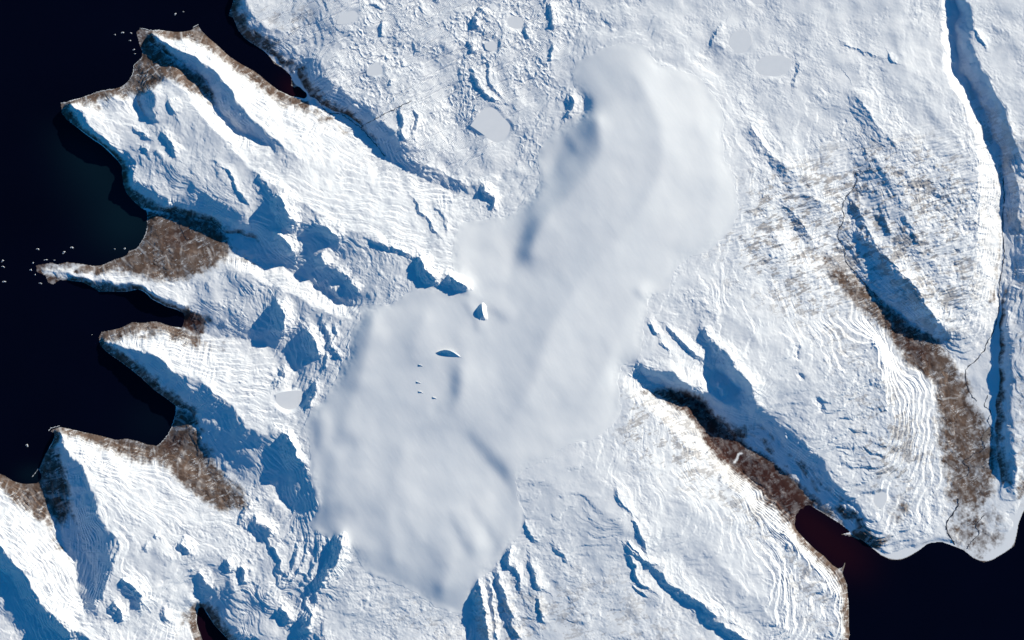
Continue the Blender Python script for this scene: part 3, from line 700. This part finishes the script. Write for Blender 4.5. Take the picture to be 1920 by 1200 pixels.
# streams
def ribbon(name, pts, width, mat, lift=.25, wig=1.2, A=None):
    ln = catmull([(x, y) for x, y in pts], 8)
    g = random.Random(len(pts) * 7 + int(pts[0][0]))
    ln = [(x + g.uniform(-wig, wig), y + g.uniform(-wig, wig)) for x, y in ln]
    vs, fs = [], []
    for i, (x, y) in enumerate(ln):
        a = ln[max(0, i - 1)]; c = ln[min(len(ln) - 1, i + 1)]
        dx, dy = c[0] - a[0], c[1] - a[1]; L = math.hypot(dx, dy) or 1
        nx, ny = -dy / L, dx / L; w_ = width * (.7 + .3 * math.sin(i * .9))
        zz = max(ground(x + nx * k2 * w_, y + ny * k2 * w_) for k2 in (-.5, 0, .5)) + lift
        vs += [W(x + nx * w_ * .5, y + ny * w_ * .5, zz), W(x - nx * w_ * .5, y - ny * w_ * .5, zz)]
        if i: fs.append((2 * i - 2, 2 * i - 1, 2 * i + 1, 2 * i))
    return py_mesh(name, vs, fs, mat, True)
STREAMS = [
 ([(1880,335),(1882,370),(1879,420),(1882,470),(1880,500),(1873,540),(1874,570),(1868,600),(1862,622),(1850,645),(1843,660),(1825,680),(1812,692),(1812,720),(1822,742),(1832,752)], 2.0, 'dark winding stream along the floor of the far eastern valley'),
 ([(1603,325),(1606,338),(1601,350),(1586,370),(1579,390),(1581,410),(1570,440),(1583,470),(1586,492),(1602,508),(1626,538),(1646,558)], 1.8, 'dark stream in the shaded canyon west of the eastern valley'),
 ([(582,178),(598,190),(610,208),(622,214),(637,213),(652,222),(665,232),(676,239),(690,255),(705,272),(722,292)], 1.7, 'thin dark stream running into the head of the narrow northern fjord'),
 ([(1842,830),(1846,838),(1838,848),(1826,850),(1818,858),(1808,862),(1806,868),(1816,876),(1815,890),(1800,897)], 1.6, 'meandering stream on the brown flats above the eastern river mouth'),
 ([(1852,742),(1846,760),(1858,772),(1852,790),(1862,806),(1850,818),(1842,830)], 1.5, 'narrow looping stream just north of the pale hayfield strip'),
 ([(1845,965),(1830,985),(1836,1000),(1822,1015),(1812,1030)], 1.6, 'braided stream across the grey delta east of the broad river mouth'),
 ([(1796,935),(1795,950),(1785,965),(1775,980),(1775,995),(1784,1010),(1791,1022)], 3.0, 'broad dark river mouth crossing the eastern coastal flats'),
 ([(676,239),(690,231),(706,222),(722,214),(740,205),(758,196),(772,189)], 1.5, 'straight dark gully stream slanting down to the valley above the narrow fjord'),
 ([(278,397),(300,405),(322,408),(336,412),(338,425),(345,440),(352,452)], 1.4, 'dark brook winding over the brown plain behind the curved beach'),
]
for pts, w_, lab in STREAMS:
    tag(ribbon('stream', pts, w_, m_stream), lab, None, 'streams', 'structure')

# a pale hayfield on the eastern flats
o = py_mesh('field', [W(x, y, at(H4, x, y) + .5) for x, y in [(1855,800),(1858,804),(1846,829),(1840,826),(1844,813)]], [[4, 3, 2, 1, 0]], m_shingle, False)
tag(o, 'pale tan hayfield strip on the brown flats by the far eastern valley mouth', None, None, 'structure')
# surf along the exposed western shores
SURF = [[(262,53),(272,54),(282,57),(300,56)],[(266,108),(258,116),(251,124),(249,138),(243,150),(236,158)],[(224,166),(205,168),(190,171),(176,175),(150,185),(132,190),(114,194)],
 [(276,396),(277,414),(275,434),(267,451),(257,466)],[(152,244),(172,259),(198,277)],[(91,808),(97,802),(112,799)],[(362,51),(372,46)],[(330,765),(328,782),(319,808),(308,824),(296,836)],[(60,894),(66,887),(72,879)]]
for pts in SURF:
    ln = catmull([(x, y) for x, y in pts], 10); vs, fs = [], []
    g = random.Random(int(pts[0][0]))
    for i, (x, y) in enumerate(ln):
        a = ln[max(0, i - 1)]; c = ln[min(len(ln) - 1, i + 1)]
        dx, dy = c[0] - a[0], c[1] - a[1]; L = math.hypot(dx, dy) or 1
        nx, ny = -dy / L, dx / L; w_ = g.uniform(.2, 1.5); j = g.uniform(-.8, .8)
        vs += [W(x + nx * (j + w_ * .5), y + ny * (j + w_ * .5), .14), W(x + nx * (j - w_ * .5), y + ny * (j - w_ * .5), .14)]
        if i: fs.append((2 * i - 2, 2 * i - 1, 2 * i + 1, 2 * i))
    tag(py_mesh('surf', vs, fs, m_surf, True), 'white line of surf along the western shore', None, None, 'stuff')

# ------------------------------------------------------------------ skerries: rock with a snow cap and a skirt of surf
def lump(name, x, y, rx, ry, hh, mat, seed, parent=None, z0=-.3, ang=0):
    g = random.Random(seed); n = 14; rings = 6; vs, fs = [], []
    k1, k2, k3 = g.uniform(0, 6.28), g.uniform(0, 6.28), g.uniform(0, 6.28)
    for r in range(rings):
        t = r / (rings - 1)
        for i in range(n):
            a = 2 * math.pi * i / n
            rad = (1 - t) ** .8 * (1 + .25 * math.sin(2 * a + k1) + .16 * math.sin(3 * a + k2) + .10 * math.sin(5 * a + k3) + g.uniform(-.06, .06))
            ex, ey = rx * rad * math.cos(a), ry * rad * math.sin(a)
            c, s_ = math.cos(ang), math.sin(ang)
            zz = z0 + (hh - z0) * (t ** .8) * (1 + g.uniform(-.08, .08))
            p = W(x + ex * c - ey * s_, y + ex * s_ + ey * c, zz)
            vs.append(p)
    for r in range(rings - 1):
        for i in range(n):
            fs.append((r * n + i, r * n + (i + 1) % n, (r + 1) * n + (i + 1) % n, (r + 1) * n + i))
    fs.append(tuple((rings - 1) * n + i for i in range(n)))
    me_o = py_mesh(name, vs, [f[::-1] for f in fs], mat, False)
    if parent is not None: me_o.parent = parent
    return me_o
SK = [
 (329,26,3.2,1.8,'larger of two lonely skerries in the sea north of the headland tip'),
 (344,22,1.6,1.2,'smaller of two lonely skerries in the sea north of the headland tip'),
 (216,65,2.0,1.4,'outermost western skerry off the brown northern point'),
 (230,61,3.6,1.6,'long skerry second from the open sea off the brown northern point'),
 (246,62,2.2,1.3,'skerry closest to the brown northern point on its west side'),
 (244,76,2.2,1.4,'skerry south-west of the brown northern point, apart from the row'),
 (251,93,2.6,1.6,'surf ringed skerry west of the narrow neck of the brown point'),
 (253,101,1.8,1.2,'small skerry just below the surf ringed one beside the brown neck'),
 (71,467,3.4,2.0,'white skerry farthest west in the arc off the sandy curved bay'),
 (135,464,3.8,2.0,'brightest white skerry in the middle of the bay mouth north of the slender spit'),
 (120,473,4.0,2.2,'broken skerry just south-west of the brightest white one'),
 (215,467,2.0,1.2,'tiny skerry nearest the south end of the curved beach but one'),
 (234,466,2.8,1.5,'skerry touching the south end of the curved beach'),
 (5,489,3.4,2.0,'northern skerry of three by the western map edge'),
 (6,500,3.6,1.7,'middle skerry of three by the western map edge'),
 (8,528,4.2,1.8,'southern skerry of three by the western map edge'),
 (86,487,4.6,1.1,'long thin skerry off the north side of the slender spit'),
 (102,488,2.0,1.1,'small skerry east of the long thin one beside the slender spit'),
 (62,493,2.0,1.8,'skerry off the north-west corner of the slender spit tip'),
 (58,506,2.2,2.4,'skerry due west of the slender spit tip'),
 (66,515,1.8,1.6,'skerry off the south-west corner of the slender spit tip'),
 (76,531,3.4,1.4,'low skerry south of the slender spit tip'),
 (51,835,3.4,2.8,'solitary pale skerry west of the dark walled southern cape'),
 (172,628,1.6,1.2,'tiny dark skerry west of the tip of the long snowy ridge'),
]
for i, (x, y, rx, ry, lab) in enumerate(SK):
    e = bpy.data.objects.new('skerry', None); COL.objects.link(e); e.location = W(x, y, 0); e.empty_display_size = .2
    tag(e, lab, 'skerry', 'skerries off the western coast')
    rk = lump('rock', x, y, rx * .62, ry * .62, .9 + .3 * (i % 3), m_rock, 100 + i, ang=i * .7 % 1 - .4)
    sn = lump('snow_cap', x + .25, y - .2, rx * .42, ry * .44, 1.15 + .3 * (i % 3), m_peak, 200 + i, z0=.25, ang=i * .7 % 1 - .4)
    sf = lump('surf_skirt', x - .3, y + .2, rx * (.95 if i != 23 else .5), ry * (.95 if i != 23 else .5), .22, m_surf, 300 + i, z0=-.1, ang=i * .7 % 1 - .4)
    for c in (rk, sn, sf):
        for v in c.data.vertices: v.co -= Vector(e.location)
        c.parent = e

# ------------------------------------------------------------------ nunataks: sharp peaks standing out of the ice
def nunatak(ridge, wl, wr, lab, tail=0, seed=0, group='nunataks in the ice cap'):
    """ridge: (x, y, height over the ice); steep wl face towards the shade, gentle wr back."""
    ln = catmull(ridge, 5); g = random.Random(seed)
    cx_, cy_ = ridge[len(ridge) // 2][:2]
    e = bpy.data.objects.new('nunatak', None); COL.objects.link(e); e.location = W(cx_, cy_, ground(cx_, cy_, ICEH))
    tag(e, lab, 'rock peak', group)
    off = Vector(e.location)
    def sheet(name, width, sx_, sy_, mat, pw):
        vs, fs = [], []; m = 9
        for i, (x, y, h) in enumerate(ln):
            for j in range(m):
                t = j / (m - 1); jit = g.uniform(-.6, .6) * (0 < t < 1)
                px, py = x + sx_ * width * t * min(1, .25 + h / 6) + jit * .6, y + sy_ * width * t * min(1, .25 + h / 6) + jit
                z = ground(px, py, ICEH) - .5 * t - .15 + max(0, h) * (1 - t) ** pw + (g.uniform(-.15, .15) if 0 < t < 1 else 0)
                vs.append(tuple(Vector(W(px, py, z)) - off))
        for i in range(len(ln) - 1):
            for j in range(m - 1):
                a = i * m + j; fs.append((a, a + 1, a + m + 1, a + m))
        o = py_mesh(name, vs, fs, mat, False); o.parent = e; return o
    sheet('shaded_face', wl, SH[0], SH[1], m_peak, 1.1)
    sheet('sunlit_face', wr, .8, .35, m_peak, 1.7)
    return e
nunatak([(905,567,1),(904,574,8),(905,584,7.5),(908,594,4),(912,600,.5)], 14, 14, 'pyramid shaped peak jutting from the ice just below the dark ridge end', seed=1)
nunatak([(818,661,.5),(828,657,4.5),(838,656,6.5),(850,660,5),(862,668,1),(868,672,.2)], 12, 11, 'long low crescent peak in the middle of the ice cap tongue', seed=2)
for (x, y), lab in zip([(788,684),(784,716),(788,734),(814,745)],
    ['small snow knob of four, the one nearest the crescent peak', 'small snow knob of four, second down the slope from the crescent peak',
     'small snow knob of four, lowest on its western side', 'small snow knob of four, easternmost and lowest on the slope']):
    nunatak([(x - 4, y - 1, .2), (x, y, 1.7), (x + 3, y + 1, 1.2), (x + 6, y + 3, .1)], 4, 6, lab, seed=int(x + y))

# shingle spits at the mouth of the eastern fjord
def spit(pts, lab):
    vs, fs = [], []
    ln = catmull(pts, 6)
    for i, (x, y, w_) in enumerate(ln):
        a = ln[max(0, i - 1)]; c = ln[min(len(ln) - 1, i + 1)]
        dx, dy = c[0] - a[0], c[1] - a[1]; L = math.hypot(dx, dy) or 1; nx, ny = -dy / L, dx / L
        for k2, z in ((-1, -.3), (-.4, .35), (.4, .35), (1, -.3)): vs.append(W(x + nx * w_ * k2, y + ny * w_ * k2, z))
        if i:
            for q_ in range(3): a_ = 4 * i - 4 + q_; fs.append((a_, a_ + 1, a_ + 5, a_ + 4))
    tag(py_mesh('shingle_spit', vs, fs, m_shingle, False), lab, 'spit', 'shingle spits in the eastern fjord')
spit([(1578,1002,.8),(1590,1003,1.6),(1600,1005,2.6),(1612,1010,3.4)], 'thin pale shingle spit pointing west from the northern fjord shore')
spit([(1584,1055,.7),(1582,1062,1.8),(1578,1070,3.2)], 'short brown shingle hook on the southern fjord shore')

# ------------------------------------------------------------------ light, sky, camera
sd = Vector((math.cos(SUN_A) * math.cos(SUN_EL), math.sin(SUN_A) * math.cos(SUN_EL), math.sin(SUN_EL)))
L = bpy.data.lights.new('sun', 'SUN'); L.energy = 5.0; L.angle = math.radians(.5); L.color = (1, .915, .74)
so = bpy.data.objects.new('sun', L); COL.objects.link(so); so.rotation_euler = (-sd).to_track_quat('-Z', 'Y').to_euler(); so.location = (0, 0, 300)
wd = bpy.data.worlds.new('World'); scene.world = wd; wd.use_nodes = True
nt = wd.node_tree; bg = nt.nodes['Background']; sky = nt.nodes.new('ShaderNodeTexSky'); sky.sky_type = 'NISHITA'; sky.sun_disc = False
sky.sun_elevation = SUN_EL; sky.sun_rotation = math.pi / 2 - SUN_A
tint = nt.nodes.new('ShaderNodeMix'); tint.data_type = 'RGBA'; tint.blend_type = 'MULTIPLY'; tint.inputs[0].default_value = 1
tint.inputs[7].default_value = (.13, .96, 1.28, 1)                      # deep polar blue overhead
nt.links.new(sky.outputs[0], tint.inputs[6]); nt.links.new(tint.outputs[2], bg.inputs[0]); bg.inputs[1].default_value = .06
sky.dust_density = 0; sky.ozone_density = 5; sky.air_density = 1
cam = bpy.data.cameras.new('camera'); co = bpy.data.objects.new('camera', cam); COL.objects.link(co)
CAM_H = 2400.0
co.location = (0, 0, CAM_H); cam.sensor_width = 36; cam.lens = 36 * CAM_H / 192.0; cam.clip_start = 10; cam.clip_end = 6000
scene.camera = co
scene.cycles.diffuse_bounces = 2
vs_ = scene.view_settings; vs_.view_transform = 'Standard'; vs_.look = 'None'; vs_.exposure = .4; vs_.gamma = 1
